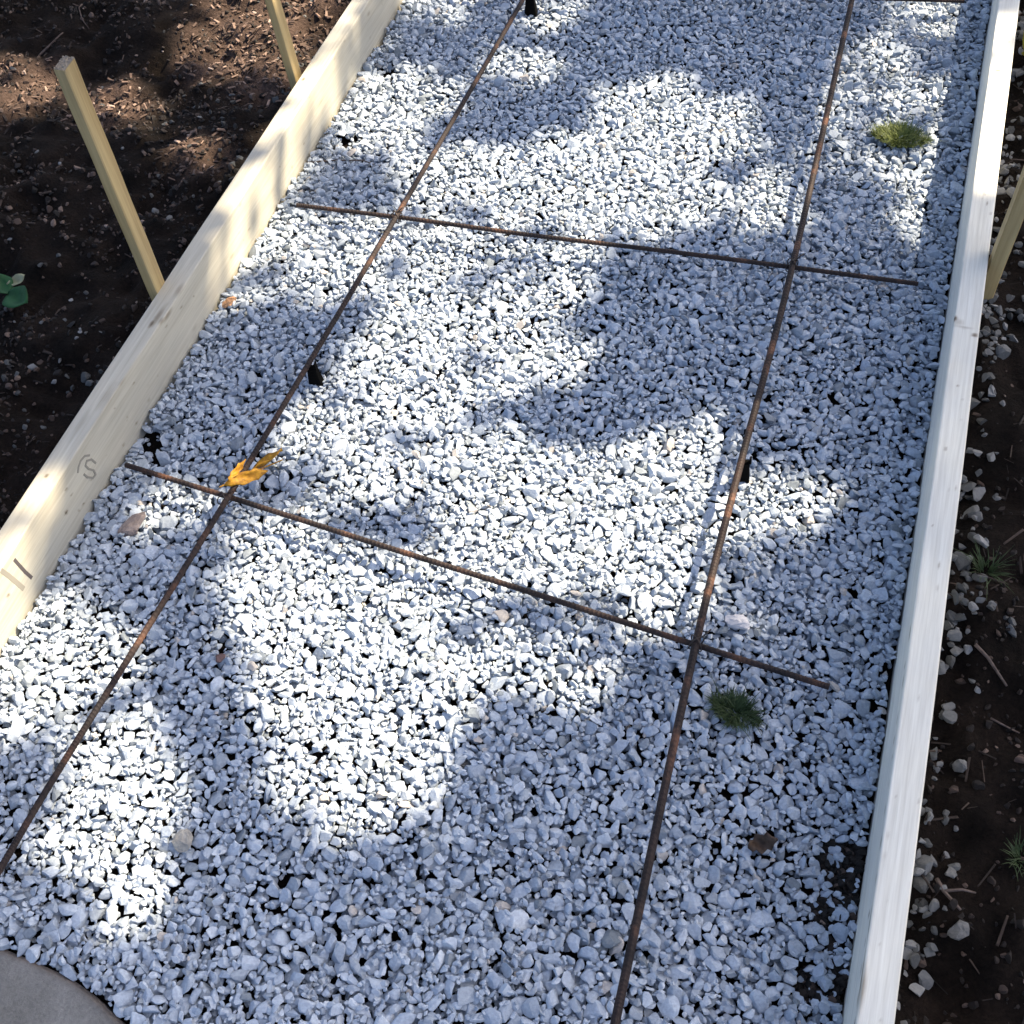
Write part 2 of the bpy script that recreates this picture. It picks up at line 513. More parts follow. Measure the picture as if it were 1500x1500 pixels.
d_right = lambda x, y: np.exp(-((x - RB_OUT - 0.02) / 0.034) ** 2) * (0.35 + 0.65 * (vnoise(x, y, 0.12, 41) > 0.42)) * (x > RB_OUT + 0.010)
Pr, Sr, r_ = scatter(2600, (RB_OUT, 0.42, 0.2, 2.4), d_right, 0.0072, 0.34, 0.6, 42)
d_left = lambda x, y: (vnoise(x, y, 0.13, 43) > 0.52) * np.exp(-np.abs(x - LB_OUT - 0.12) / 0.20) * 0.8 * (x < LB_OUT - 0.02)
Pl, Sl, r_ = scatter(3200, (-1.75, LB_OUT, 0.4, 2.4), d_left, 0.0054, 0.36, 0.5, 44)
for nm, PP, SS, lab in (('spilled_gravel', Pr, Sr, 'grey gravel spilled along the outside of the right board'),
                        ('spilled_gravel', Pl, Sl, 'scattered gravel lying on dark soil left of the left board')):
    t_ = np.clip(r_.normal(0.66 if PP is Pr else 0.45, 0.22, len(PP)), 0, 1)
    o = stones_mesh(nm, PP, SS, t_, M['dusty_gravel'], 0.5, 45)
    tag(o, lab, 'gravel', kind='stuff')

d_cl = lambda x, y: outside(x) * np.where(x > 0, 0.45, 1.0) * (0.25 + 0.75 * (vnoise(x, y, 0.10, 46) > 0.45)) * np.exp(-np.clip(np.abs(x + 0.4) - 1.6, 0, 9))
Pc, Sc, r_ = scatter(75000, (-2.45, 1.0, -0.2, 2.9), d_cl, 0.0037, 0.42, 0.35, 47)
o = stones_mesh('soil_clods', Pc, Sc, np.clip(r_.beta(1.6, 2.6, len(Pc)), 0, 1), M['clod'], 0.7, 48)
tag(o, 'dark brown soil clods and crumbs covering the earth beside the boards', 'soil', kind='stuff')


# chips and fibres of bark mulch
def mulch(name, n, region, dens, seed, mat, label, lmin, lmax, wmin=0.10, wmax=0.32):
    r = np.random.default_rng(seed)
    x = r.uniform(region[0], region[1], n); y = r.uniform(region[2], region[3], n)
    k = (r.random(n) < dens(x, y)) & outside(x); x, y = x[k], y[k]; n = len(x)
    L = r.uniform(lmin, lmax, n); Wd = L * r.uniform(wmin, wmax, n); T = Wd * 0.35
    box = np.array([[-1, -1, -1], [1, -0.7, -1], [1, 0.8, -1], [-1, 1, -1], [-0.9, -0.8, 1], [0.9, -0.6, 1], [0.85, 0.7, 1], [-0.9, 0.9, 1]])
    fb = np.array([[0, 3, 2, 1], [4, 5, 6, 7], [0, 1, 5, 4], [1, 2, 6, 5], [2, 3, 7, 6], [3, 0, 4, 7]])
    Rm = euler_mats(r.normal(0, 0.3, n), r.uniform(0, 6.283, n), r.normal(0, 0.25, n))
    Wv = np.einsum('nij,nvj->nvi', Rm, box[None] * np.c_[L, Wd, T][:, None, :] * 0.5)
    Wv += np.c_[x, y, soil_z(x, y) + 0.004][:, None, :]
    o = np_mesh(name, Wv.reshape(-1, 3), (fb[None] + (np.arange(n) * 8)[:, None, None]).reshape(-1, 4), mat,
                attrs={'tint': ('FLOAT', np.repeat(r.beta(1.8, 2.4, n), 8))})
    return tag(o, label, 'mulch', kind='stuff')


M['mulch'] = m_stone('bark_mulch', [(0.0, (0.008, 0.006, 0.005)), (0.5, (0.028, 0.019, 0.015)), (0.85, (0.08, 0.055, 0.042)), (1.0, (0.22, 0.16, 0.13))])
mulch('bark_mulch', 2200, (-2.45, LB_OUT - 0.02, 0.3, 2.9), lambda x, y: 0.25 + 0.75 * (vnoise(x, y, 0.2, 51) > 0.45), 52, M['mulch'],
      'brown bark mulch shreds scattered over the soil left of the left board', 0.006, 0.020)
mulch('bark_mulch', 1100, (RB_OUT + 0.02, 1.0, 0.0, 2.9), lambda x, y: 0.3 + 0.7 * (vnoise(x, y, 0.2, 53) > 0.5), 54, M['mulch'],
      'dark mulch and plant fibres on the soil right of the right board', 0.010, 0.045, 0.04, 0.11)


M['sun_toned_mulch'] = m_stone('sun_toned_bark', [(0.0, (0.05, 0.032, 0.025)), (0.5, (0.16, 0.105, 0.08)), (0.85, (0.30, 0.21, 0.165)), (1.0, (0.50, 0.40, 0.34))])  # bark tones raised to carry the sunlight in their colour
mulch('sun_toned_mulch', 14000, (-2.4, LB_OUT - 0.02, 0.9, 2.6), lambda x, y: sun_tone(x, y) * 0.9, 56, M['sun_toned_mulch'],
      'fine reddish tan bark shreds coloured lighter for the sunlit patches of the left soil', 0.005, 0.017, 0.18, 0.5)
# dark earth showing where the gravel thins out by the right board
r_ = np.random.default_rng(57)
hx = r_.uniform(0.02, RB_IN - 0.004, 9000); hy = r_.uniform(0.28, 0.66, 9000)
hl = level[((hx - GX0) / CELL).astype(int), ((hy - GY0) / CELL).astype(int)]
hk = hl < -0.009; hx, hy = hx[hk], hy[hk]
ha = np.clip(np.exp(r_.normal(math.log(0.0035), 0.45, len(hx))), 0.0015, 0.009)
o = stones_mesh('soil_clods', np.c_[hx, hy, -0.0195 + ha * 0.4], np.c_[ha, ha * 0.8, ha * 0.65], np.clip(r_.beta(1.3, 3.2, len(hx)), 0, 1), M['clod'], 0.7, 58)
tag(o, 'dark earth crumbs showing through the thin gravel beside the lower right board', 'soil', kind='stuff')

# ------------------------------------------------------------------ form boards
def board(name, xin, xout, y0, y1, mat, label, knots, bow=0.0, seed=3):
    """2x6 standing on edge; knots = (face, along, across, length, width, depth)"""
    r = np.random.default_rng(seed)
    x0, x1 = min(xin, xout), max(xin, xout)
    hb = 0.140; e = 0.0022
    prof = [(x0, TOP - hb), (x0, TOP - e)]
    prof += [(x0 + e * 0.3, TOP - e * 0.3), (x0 + e, TOP)]
    nt_ = 16
    top = [(x0 + e + (x1 - x0 - 2 * e) * k / nt_, TOP) for k in range(1, nt_ + 1)]
    prof = [(x0, TOP - hb)] + [(x0, TOP - hb + (hb - e) * k / 46) for k in range(1, 47)] + [(x0 + e * 0.3, TOP - e * 0.3), (x0 + e, TOP)] + top + \
           [(x1 - e * 0.3, TOP - e * 0.3)] + [(x1, TOP - e - (hb - e) * k / 46) for k in range(0, 47)]
    prof = np.array(prof); npf = len(prof)
    ys = np.arange(y0, y1 + 1e-6, 0.0035); ny_ = len(ys)
    cx = (x0 + x1) / 2
    V = np.zeros((ny_, npf, 3)); V[..., 0] = prof[None, :, 0] - cx; V[..., 2] = prof[None, :, 1] - TOP
    V[..., 1] = ys[:, None] - y0
    edge_wob = (vnoise(ys, ys * 0, 0.18, seed) - 0.5) * 0.0012
    V[..., 0] += edge_wob[:, None]
    K = np.zeros((ny_, npf))
    for (face, ky, kc, kl, kw, kd) in knots:
        if face == 'top': sel = np.abs(prof[:, 1] - TOP) < 0.003; cc = prof[:, 0]
        else: sel = np.abs(prof[:, 0] - xin) < 1e-5; cc = prof[:, 1]
        u = (ys[:, None] - ky) / kl; v = (cc[None] - kc) / kw
        wob = 1 + 0.3 * (vnoise(ys[:, None] + 0 * v, cc[None] + 0 * u, 0.008, seed + 9) - 0.5)
        g = np.clip(1.25 - np.sqrt(u * u + v * v) * wob, 0, 1) * kd
        K = np.maximum(K, np.where(sel[None], g, 0))
    idx = np.arange(ny_ * npf).reshape(ny_, npf)
    Fb = np.stack([idx[:-1, :-1], idx[1:, :-1], idx[1:, 1:], idx[:-1, 1:]], -1).reshape(-1, 4)
    caps = []
    for row, flip in ((0, False), (ny_ - 1, True)):
        for k in range(npf // 2 - 1):
            q = [idx[row, k], idx[row, k + 1], idx[row, npf - 2 - k], idx[row, npf - 1 - k]]
            caps.append(q[::-1] if flip else q)
    bot = np.stack([idx[:-1, -1], idx[1:, -1], idx[1:, 0], idx[:-1, 0]], -1)
    o = np_mesh(name, V.reshape(-1, 3), np.concatenate([Fb, np.array(caps), bot]), mat, attrs={'knot': ('FLOAT', K.ravel())})
    o.location = (cx, y0, TOP)
    return tag(o, label, 'board', 'pine boards edging the path')


def face_left(px, py):
    """point on the inner face of the left board"""
    w = CAM @ np.array([px - 750.0, -(py - 750.0), F_PX]); t = LB_IN / w[0]
    return w[1] * t, CAM_H + w[2] * t


def top_pt(px, py):
    p = at(px, py, TOP); return p[1], p[0]


kl = []
for (px, py, l, w_, d) in ((97, 751, 4, 3, 1.0), (97, 717, 3.5, 2.5, 0.7), (122, 738, 3, 2, .6), (135, 702, 3.5, 2.5, .7), (12, 872, 4, 3, .8),
                           (245, 462, 16, 5, .45), (236, 470, 9, 6, .35), (352, 300, 5, 3, .3), (200, 620, 4, 3, .5), (181, 652, 4, 3, .4),
                           (180, 560, 10, 5, .22), (470, 150, 20, 4, .2), (540, 20, 8, 4, .28), (505, 60, 6, 3, .22), (340, 375, 10, 5, .25), (285, 480, 9, 4, .2)):
    y, z = face_left(px, py)
    if z < TOP - 0.003: kl.append(('face', y, z, l / 1000, w_ / 1000, d))
    else: yy, xx = top_pt(px, py); kl.append(('top', yy, xx, l / 1000, w_ / 1000, d))
for (px, py, l, w_, d) in ((222, 474, 9, 4, .75), (232, 462, 26, 5, .45), (445, 116, 5, 3.5, .75), (68, 697, 4, 3, .8), (120, 620, 30, 6, .2), (262, 425, 18, 6, .3), (155, 580, 30, 8, .2)):
    yy, xx = top_pt(px, py); kl.append(('top', yy, xx, l / 1000, w_ / 1000, d))
for k in range(40):
    kl.append(('face', rng.uniform(0.5, 2.3), rng.uniform(0.012, 0.095), rng.uniform(.0015, .005), rng.uniform(.001, .0028), rng.uniform(.12, .5)))
left_board = board('form_board', LB_IN, LB_OUT, 0.16, 3.4, M['board_left'],
                   'knotty cream pine board on edge, stamped with ink marks, beside the brown mulch', kl, seed=3)
kr = []
for (px, py, l, w_, d) in ((1399, 466, 6, 4, 1.0), (1428, 491, 4, 5, .9), (1412, 480, 2.2, 16, .35), (1462, 103, 2.5, 11, .9), (1405, 472, 8, 9, .25), (1455, 160, 10, 5, .15)):
    yy, xx = top_pt(px, py); kr.append(('top', yy, xx, l / 1000, w_ / 1000, d))
for k in range(16):
    kr.append(('face', 0.28 + k * 0.035 + rng.uniform(-.012, .012), 0.086 + rng.uniform(-.006, .009), rng.uniform(.004, .014), rng.uniform(.002, .005), rng.uniform(.25, .7)))
kr += [('face', 0.37, 0.094, 0.03, 0.004, 0.8), ('face', 0.43, 0.095, 0.02, 0.003, 0.8), ('top', 0.36, RB_IN + 0.002, 0.03, 0.003, 0.5)]
for k in range(34):
    kr.append(('top', rng.uniform(0.3, 2.2), rng.uniform(RB_IN + 0.004, RB_OUT - 0.004), rng.uniform(.001, .006), rng.uniform(.0008, .002), rng.uniform(.15, .6)))
right_board = board('form_board', RB_IN, RB_OUT, -0.35, 3.4, M['board_right'],
                    'whitish pine board on edge with a dark crack, beside the black soil', kr, seed=8)


# ink stamps on the left board's inner face
def strokes(name, paths, width, mat, parent, label=None):
    bm = bmesh.new()
    off = LB_IN + 0.0005
    for p in paths:
        pts = []
        for (px, py) in p:
            y, z = face_left(px, py); pts.append((y, z))
        for (a, b_) in zip(pts[:-1], pts[1:]):
            d = np.array(b_) - np.array(a); L = np.linalg.norm(d); d /= L; nn = np.array((-d[1], d[0])) * width / 2
            a2 = np.array(a) - d * width * 0.25; b2 = np.array(b_) + d * width * 0.25
            q = [a2 + nn, b2 + nn, b2 - nn, a2 - nn]
            off += 0.00002
            lo = [bm.verts.new((LB_IN - 0.0003, *v)) for v in q]; hi = [bm.verts.new((off, *v)) for v in q]
            bm.faces.new(hi)
            for k in range(4): bm.faces.new((lo[k], lo[(k + 1) % 4], hi[(k + 1) % 4], hi[k]))
    loc = Vector(parent.location)
    for v in bm.verts: v.co -= loc
    o = bm_obj(name, bm, mat, parent)
    if label: o['label'] = label
    return o


strokes('ink_stamp', [[(131, 667), (124, 668), (118, 675), (115, 684), (114, 692)],
                      [(140, 678), (134, 673), (127, 675), (125, 682), (130, 687), (137, 689), (140, 695), (136, 700), (128, 699), (123, 695)]],
        0.0034, M['faint_ink'], left_board, 'smudged ink letter S')
strokes('ink_stamp', [[(21, 820), (28, 828), (37, 838), (46, 846)]], 0.0055, M['ink'], left_board, 'short dark bar of ink')
strokes('ink_stamp', [[(2, 836), (12, 843), (24, 853), (34, 862)]], 0.0075, M['faint_ink'], left_board, 'faded grey bar of ink')


# ------------------------------------------------------------------ stakes
def stake(x, y, lean, h, wx, wy, label, yaw=0.05, rough_top=True):
    root = empty('wooden_stake', (x, y, -0.15), label, 'stake', 'wooden stakes bracing the boards')
    H = h + 0.15
    bm = bmesh.new()
    nseg = 44
    rings = []
    for k in range(nseg + 1):
        t = k / nseg; z = H * t
        taper = 1.0 if t > 0.2 else 0.35 + 0.65 * t / 0.2
        ring = []
        for (sx_, sy_) in ((-1, -1), (-.86, -1), (.86, -1), (1, -.86), (1, .86), (.86, 1), (-.86, 1), (-1, .86), (-1, -.86)):
            w = 1 + 0.02 * math.sin(z * 37 + sx_ * 2)
            ring.append(bm.verts.new((sx_ * wx / 2 * taper * w, sy_ * wy / 2 * taper * w, z)))
        rings.append(ring)
    for a, b_ in zip(rings[:-1], rings[1:]):
        for i in range(9):
            bm.faces.new((a[i], a[(i + 1) % 9], b_[(i + 1) % 9], b_[i]))
    bm.faces.new(rings[0][::-1]); bm.faces.new(rings[-1])
    # grain runs along local Y in the wood material, so build lying and stand the object up
    for v in bm.verts: v.co = Vector((v.co.x, v.co.z, -v.co.y))
    sh = bm_obj('shaft', bm, M['stake'], root); sh.rotation_euler = (R(90), 0, 0)
    bm = bmesh.new()
    bmesh.ops.create_grid(bm, x_segments=12, y_segments=12, size=0.5)
    for v in bm.verts:
        v.co.x *= wx * 0.97; v.co.y *= wy * 0.97; v.co.z = random.uniform(-0.0008, 0.0022)
    g = bmesh.ops.extrude_face_region(bm, geom=bm.faces[:])
    for e_ in g['geom']:
        if isinstance(e_, bmesh.types.BMVert): e_.co.z = -0.004
    cp = bm_obj('cut_end', bm, M['end_grain'], root); cp.location = (0, 0, H + 0.0005)
    root.rotation_euler = (lean[0], lean[1], yaw)
    return root


stake(-1.0835, 1.137, (0.004, 0.026), 0.520, 0.017, 0.030, 'whole tan stake with its square cut top in view, left of the board')
stake(-1.0845, 1.742, (-0.01, -0.045), 0.620, 0.016, 0.030, 'tan stake cut off by the top edge, beyond the whole one behind the same board')
stake(0.2268, 1.512, (0.0, 0.012), 0.55, 0.022, 0.028, 'tan stake standing in the black shade right of the whitish board')


# ------------------------------------------------------------------ rebar
def rebar(name, pts, rad, label, seed, mat=None):
    """ribbed bar along a polyline"""
    pts = [Vector(p) for p in pts]
    # resample
    seglen = [(b_ - a).length for a, b_ in zip(pts[:-1], pts[1:])]
    total = sum(seglen); step = 0.0016; n = int(total / step)
    cum = [0]
    for s in seglen: cum.append(cum[-1] + s)
    C = []; k = 0
    for i in range(n + 1):
        d = total * i / n
        while k < len(seglen) - 1 and d > cum[k + 1]: k += 1
        t = (d - cum[k]) / seglen[k]
        p0 = pts[max(k - 1, 0)]; p1 = pts[k]; p2 = pts[k + 1]; p3 = pts[min(k + 2, len(pts) - 1)]
        C.append(0.5 * ((2 * p1) + (p2 - p0) * t + (2 * p0 - 5 * p1 + 4 * p2 - p3) * t * t + (3 * p1 - p0 - 3 * p2 + p3) * t ** 3))
    C = np.array([c[:] for c in C])
    T = np.gradient(C, axis=0); T /= np.linalg.norm(T, axis=1)[:, None]
    up = np.array([0, 0, 1.0]); Sd = np.cross(T, up); Sd /= np.linalg.norm(Sd, axis=1)[:, None]; U = np.cross(Sd, T)
    m_ = 12; ang = np.arange(m_) / m_ * 2 * np.pi
    s = np.arange(n + 1) * step
    ph = (s[:, None] / 0.0064 + 0.5 * np.abs(np.sin(ang))[None] * 1.2) % 1.0
    rib = (np.abs(ph - 0.5) < 0.16) * 0.0005
    lon = np.exp(-((np.abs(np.cos(ang)) - 1) / 0.06) ** 2)[None] * 0.0005
    rr = rad + np.maximum(rib, lon)
    rr[0] *= 0.96; rr[-1] *= 0.96
    V = C[:, None, :] + rr[..., None] * (np.cos(ang)[None, :, None] * Sd[:, None, :] + np.sin(ang)[None, :, None] * U[:, None, :])
    idx = np.arange((n + 1) * m_).reshape(n + 1, m_)
    nx_ = np.roll(idx, -1, axis=1)
    Fb = np.stack([idx[:-1], nx_[:-1], nx_[1:], idx[1:]], -1).reshape(-1, 4)
    caps = []
    for row, fl in ((0, 1), (n, 0)):
        for q in range(1, m_ // 2):
            f = [idx[row, q - 1], idx[row, q], idx[row, m_ - 1 - q], idx[row, (m_ - q) % m_]]
            caps.append(f if not fl else f[::-1])
    org = C[0].copy()
    o = np_mesh(name, V.reshape(-1, 3) - org, np.concatenate([Fb, np.array(caps)]), mat or M['rust'], smooth=False)
    o.location = org
    return tag(o, label, 'rebar', 'steel bars laid out in a grid over the gravel')


ZL, ZC = 0.046, 0.0355
lp = [(760, 10), (580, 318), (333, 730), (85, 1130), (5, 1265)]
L_pts = [(-0.748, 2.75, ZL), (-0.752, 2.4, ZL)] + [tuple(at(x, y, ZL)) for x, y in lp] + [(-0.842, 0.13, ZL - 0.006)]
rp = [(1248, 0), (1162, 385), (1082, 690), (1020, 940), (905, 1480)]
R_pts = [(-0.098, 2.75, ZL), (-0.097, 2.5, ZL)] + [tuple(at(x, y, ZL)) for x, y in rp] + [(-0.062, 0.10, ZL), (-0.058, -0.1, ZL)]
rebar('rebar', L_pts, 0.0043, 'long rusty bar running lengthwise nearest the cream stamped board', 1)
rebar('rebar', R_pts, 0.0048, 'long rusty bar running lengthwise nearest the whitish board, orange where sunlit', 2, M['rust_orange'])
A0, A1 = at(435, 300, ZC), at(1345, 415, ZC); B0, B1 = at(185, 680, ZC), at(1215, 1005, ZC)


def between(a, b_, n, sag, seed):
    r = np.random.default_rng(seed)
    return [tuple(a + (b_ - a) * k / n + np.array([0, r.normal(0, sag), r.normal(0, sag * 0.3)])) for k in range(n + 1)]


rebar('rebar', between(A0, A1, 5, 0.0012, 61), 0.0038, 'dark crosswise bar whose right end reaches close to the whitish board below the yellow-green tuft', 3)
rebar('rebar', between(B0, B1, 5, 0.0012, 62), 0.0040, 'rusty crosswise bar with the orange leaf at its left crossing', 4)
rebar('rebar', between(np.array([-0.93, 2.17, ZC]), at(1412, 2, ZC), 5, 0.001, 63), 0.0040, 'crosswise bar only just entering the picture at its top right edge', 5)


# tie wire at the crossings the photo shows
def tube(bm, pts, rad, n=6):
    prev = None
    for i, p in enumerate(pts):
        p = Vector(p)
        d = (Vector(pts[min(i + 1, len(pts) - 1)]) - Vector(pts[max(i - 1, 0)])).normalized()
        s = d.cross(Vector((0, 0, 1)))
        if s.length < 1e-4: s = d.cross(Vector((1, 0, 0)))
        s.normalize(); u = s.cross(d)
        rd = rad[i] if isinstance(rad, (list, tuple)) else rad
        ring = [bm.verts.new(p + (s * math.cos(6.2832 * k / n) + u * math.sin(6.2832 * k / n)) * rd) for k in range(n)]
        if prev:
            for k in range(n): bm.faces.new((prev[k], prev[(k + 1) % n], ring[(k + 1) % n], ring[k]))
        else: bm.faces.new(ring[::-1])
        prev = ring
    bm.faces.new(prev)


def tie_wire(px, py, label):
    c = at(px, py, (ZL + ZC) / 2)
    bm = bmesh.new()
    for sgn in (1, -1):
        pts = []
        for k in range(27):
            a = 2 * math.pi * k / 26
            pts.append((0.0085 * math.cos(a), sgn * 0.0085 * math.cos(a), 0.0125 * math.sin(a)))
        tube(bm, pts, 0.0009)
    tube(bm, [(0.006, 0.004, 0.012), (0.011, 0.010, 0.015), (0.015, 0.018, 0.013)], 0.0011)
    o = bm_obj('tie_wire', bm, M['wire'], smooth=True); o.location = c
    return tag(o, label, 'wire', 'wire ties at the bar crossings')


tie_wire(580, 318, 'thin dark wire tie at the upper left bar crossing')
tie_wire(1160, 389, 'thin dark wire tie at the upper right bar crossing, below the yellow-green tuft')
tie_wire(330, 731, 'thin dark wire tie at the bar crossing touched by the orange leaf')
tie_wire(1020, 942, 'thin dark wire tie at the crossing up and left of the dark grass tuft')


# plastic bar supports
def bar_chair(x, y, label, yaw=0.0, s=1.0):
    root = empty('bar_support', (x, y, -0.002), label, 'bar support', 'black plastic supports under the long bars')
    h = ZL - 0.0062 + 0.002
    bm = bmesh.new()
    prof = [(0.019, 0.015, 0), (0.018, 0.014, 0.006), (0.0135, 0.0105, h - 0.010), (0.0125, 0.0095, h)]
    prev = None
    for (a, b_, z) in prof:
        ring = [bm.verts.new((sx_ * a * s, sy_ * b_ * s, z)) for sx_, sy_ in ((-1, -.8), (-.8, -1), (.8, -1), (1, -.8), (1, .8), (.8, 1), (-.8, 1), (-1, .8))]
        if prev:
            for k in range(8): bm.faces.new((prev[k], prev[(k + 1) % 8], ring[(k + 1) % 8], ring[k]))
        else: bm.faces.new(ring[::-1])
        prev = ring
    bm.faces.new(prev)
    bm_obj('base', bm, M['plastic'], root)
    for sgn, hh in ((-1, 0.007), (1, 0.012)):
        bm = bmesh.new(); bmesh.ops.create_cube(bm, size=1)
        for v in bm.verts:
            v.co = Vector((v.co.x * 0.0036 * (0.7 if v.co.z > 0 else 1), v.co.y * 0.015 * s, v.co.z * hh))
        bmesh.ops.bevel(bm, geom=bm.edges[:], offset=0.0006, segments=1, affect='EDGES')
        pr = bm_obj('prong', bm, M['plastic'], root); pr.location = (sgn * 0.0070, 0, h + hh / 2 - 0.0005)
    root.rotation_euler = (0, 0, yaw)
    return root


def bar_x(pts, y):
    ys_ = [p[1] for p in pts][::-1]; xs_ = [p[0] for p in pts][::-1]
    return float(np.interp(y, ys_, xs_))


for (px, py, pts, lab, s_, dx) in ((459, 550, L_pts, 'black plastic support under the left long bar, between the two crosswise bars', 0.62, 0.006),
                                   (776, 6, L_pts, 'black plastic support under the left long bar at the top edge', 0.7, 0.007),
                                   (1097, 690, R_pts, 'black plastic support under the orange sunlit stretch of the right long bar', 0.5, 0.006)):
    q = at(px, py, 0.02)
    bar_chair(bar_x(pts, q[1]) + dx, q[1], lab, 0.12, s_)


# ------------------------------------------------------------------ plants, leaves, twigs, odd stones
def tuft(px, py, n, rad, length, mat, label, seed, z=None, spread=1.0):
    r = np.random.default_rng(seed)
    c = at(px, py, 0.012)
    z0 = (gravel_h(c[0], c[1]) if LB_IN < c[0] < RB_IN else float(soil_z(np.array([c[0]]), np.array([c[1]]))[0])) - 0.001
    V, Fq_, off = [], [], 0
    for k in range(n):
        a = r.uniform(0, 6.283); rr = rad * math.sqrt(r.random())
        bx, by = rr * math.cos(a) * (1 + 0.4 * math.sin(2 * a + seed)), rr * math.sin(a) * 0.75
        L = length * r.uniform(0.45, 1.15) * (r.uniform(1.3, 2.1) if r.random() < 0.05 else 1.0); la = a + r.normal(0, 0.7); out = r.uniform(0.3, 1.0) * spread
        w = r.uniform(0.0005, 0.0013)
        for s_ in range(5):
            t = s_ / 4
            x = bx + math.cos(la) * L * out * t * (0.5 + 0.5 * t); y = by + math.sin(la) * L * out * t * (0.5 + 0.5 * t)
            zz = L * (t * 0.95 - 0.45 * out * t * t)
            ww = w * (1 - t * 0.85); pxn, pyn = -math.sin(la), math.cos(la)
            V += [(x + pxn * ww, y + pyn * ww, zz), (x - pxn * ww, y - pyn * ww, zz)]
            if s_: Fq_.append((off + 2 * s_ - 2, off + 2 * s_ - 1, off + 2 * s_ + 1, off + 2 * s_))
        off += 10
    o = np_mesh('grass_tuft', np.array(V), np.array(Fq_), mat)
    o.location = (c[0], c[1], z0)
    return tag(o, label, 'grass', 'small grass tufts by the path')


tuft(1318, 200, 1500, 0.036, 0.020, M['grass_light'], 'yellow-green mossy tuft on the gravel near the top right', 71)
tuft(1078, 1036, 800, 0.025, 0.022, M['grass_dark'], 'dark green grass tuft on the shaded gravel below a crosswise bar', 72)
tuft(1442, 842, 70, 0.014, 0.040, M['grass_dark'], 'spiky dark tuft growing on the soil right of the whitish board', 73, spread=1.2)
tuft(1502, 1255, 70, 0.016, 0.030, M['grass_dark'], 'small dark tuft at the right edge beside the lower whitish board', 74)


def leaf_mesh(L, W, curl, n=8, m_=4, wav=0.0, seed=0, lobes=0.0):
    r = random.Random(seed)
    V, Fq_ = [], []
    for i in range(n + 1):
        t = i / n
        w = W * math.sin(math.pi * min(1, t * 0.97 + 0.02)) ** 0.7 * (1 + lobes * math.sin(t * 19))
        for j in range(m_ + 1):
            u = j / m_ * 2 - 1
            V.append((t * L, u * w / 2, curl * (t - 0.4) ** 2 + 0.25 * abs(u) * w + wav * math.sin(t * 9 + u * 2) + r.uniform(-1, 1) * wav * 0.2))
    for i in range(n):
        for j in range(m_):
            a = i * (m_ + 1) + j; Fq_.append((a, a + 1, a + m_ + 2, a + m_ + 1))
    return np.array(V), np.array(Fq_)


def leaf_obj(name, p, L, W, rot, mat, parent=None, curl=0.02, wav=0.001, seed=0, lobes=0.0):
    V, Fq_ = leaf_mesh(L, W, curl, wav=wav, seed=seed, lobes=lobes)
    o = np_mesh(name, V, Fq_, mat, parent, smooth=True)
    md = o.modifiers.new('thickness', 'SOLIDIFY'); md.thickness = 0.0007
    o.location = p; o.rotation_euler = rot
    return o


# orange curled leaf caught at a bar crossing: two leaflets and a stalk
p0, p1 = at(338, 714, 0.05), at(428, 676, 0.02)
dirn = math.atan2(p1[1] - p0[1], p1[0] - p0[0]); LL = np.linalg.norm(p1[:2] - p0[:2])
ol = empty('dry_leaf', (p0[0] - 0.006, p0[1] - 0.004, 0.0605), 'curled bright orange dry leaf caught where two bars cross', 'leaf')
leaf_obj('leaf_blade', (0, 0, 0), LL * 0.66, 0.019, (0.7, 0.28, dirn - 0.12), M['orange_leaf'], ol, 0.012, 0.003, 3, 0.2)
leaf_obj('leaf_blade', (0.03 * math.cos(dirn), 0.03 * math.sin(dirn), -0.012), LL * 0.74, 0.021, (-0.6, 0.12, dirn + 0.08), M['orange_leaf'], ol, 0.012, 0.003, 4, 0.2)
leaf_obj('leaf_blade', (0.004, 0.004, 0.002), LL * 0.42, 0.010, (0.5, 0.15, dirn + 0.45), M['orange_leaf'], ol, 0.03, 0.003, 5, 0.3)
bm = bmesh.new()
tube(bm, [(-0.008 * math.cos(dirn), -0.008 * math.sin(dirn), 0.001), (0.03 * math.cos(dirn), 0.03 * math.sin(dirn), -0.008), (LL * 0.95 * math.cos(dirn), LL * 0.95 * math.sin(dirn), -0.028)], 0.0011)
bm_obj('stalk', bm, M['orange_leaf'], ol)

# broad green weed at the left edge
wp = at(18, 440, 0.02)
wd = empty('weed', (wp[0], wp[1], soil_z(np.array([wp[0]]), np.array([wp[1]]))[0]), 'broad-leaved green weed with one pale leaf at the left edge on dark soil', 'weed')
leaf_obj('leaf', (0, 0, 0.02), 0.060, 0.050, (0.2, -0.1, -0.35), M['weed'], wd, 0.02, 0.002, 6)
leaf_obj('leaf', (0, 0, 0.018), 0.052, 0.040, (0.2, -0.2, 2.6), M['weed'], wd, 0.02, 0.002, 7)
lf = leaf_obj('leaf', (-0.012, 0.018, 0.022), 0.036, 0.020, (0.3, -0.15, 0.75), M['pale_leaf'], wd, 0.02, 0.002, 8); lf['label'] = 'pale yellowish leaf'
bm = bmesh.new(); tube(bm, [(0, 0, -0.01), (0.002, 0.003, 0.01), (0, 0, 0.024)], 0.0016)
bm_obj('stem', bm, M['weed'], wd)

# yellow blade plant at the upper right edge
yp = at(1497, 100, 0.0)
yl = empty('plant', (yp[0] - 0.004, yp[1], soil_z(np.array([yp[0] - .004]), np.array([yp[1]]))[0]), 'yellow leaf blades at the upper right edge outside the whitish board', 'plant')
for k, (rz, ry, L) in enumerate(((1.35, -1.0, 0.085), (0.8, -0.85, 0.08), (2.0, -1.1, 0.08), (0.2, -0.9, 0.075))):
    leaf_obj('leaf', (0, 0, 0), L, 0.013, (0, ry, rz), M['yellow_leaf'], yl, 0.04, 0.001, 20 + k)


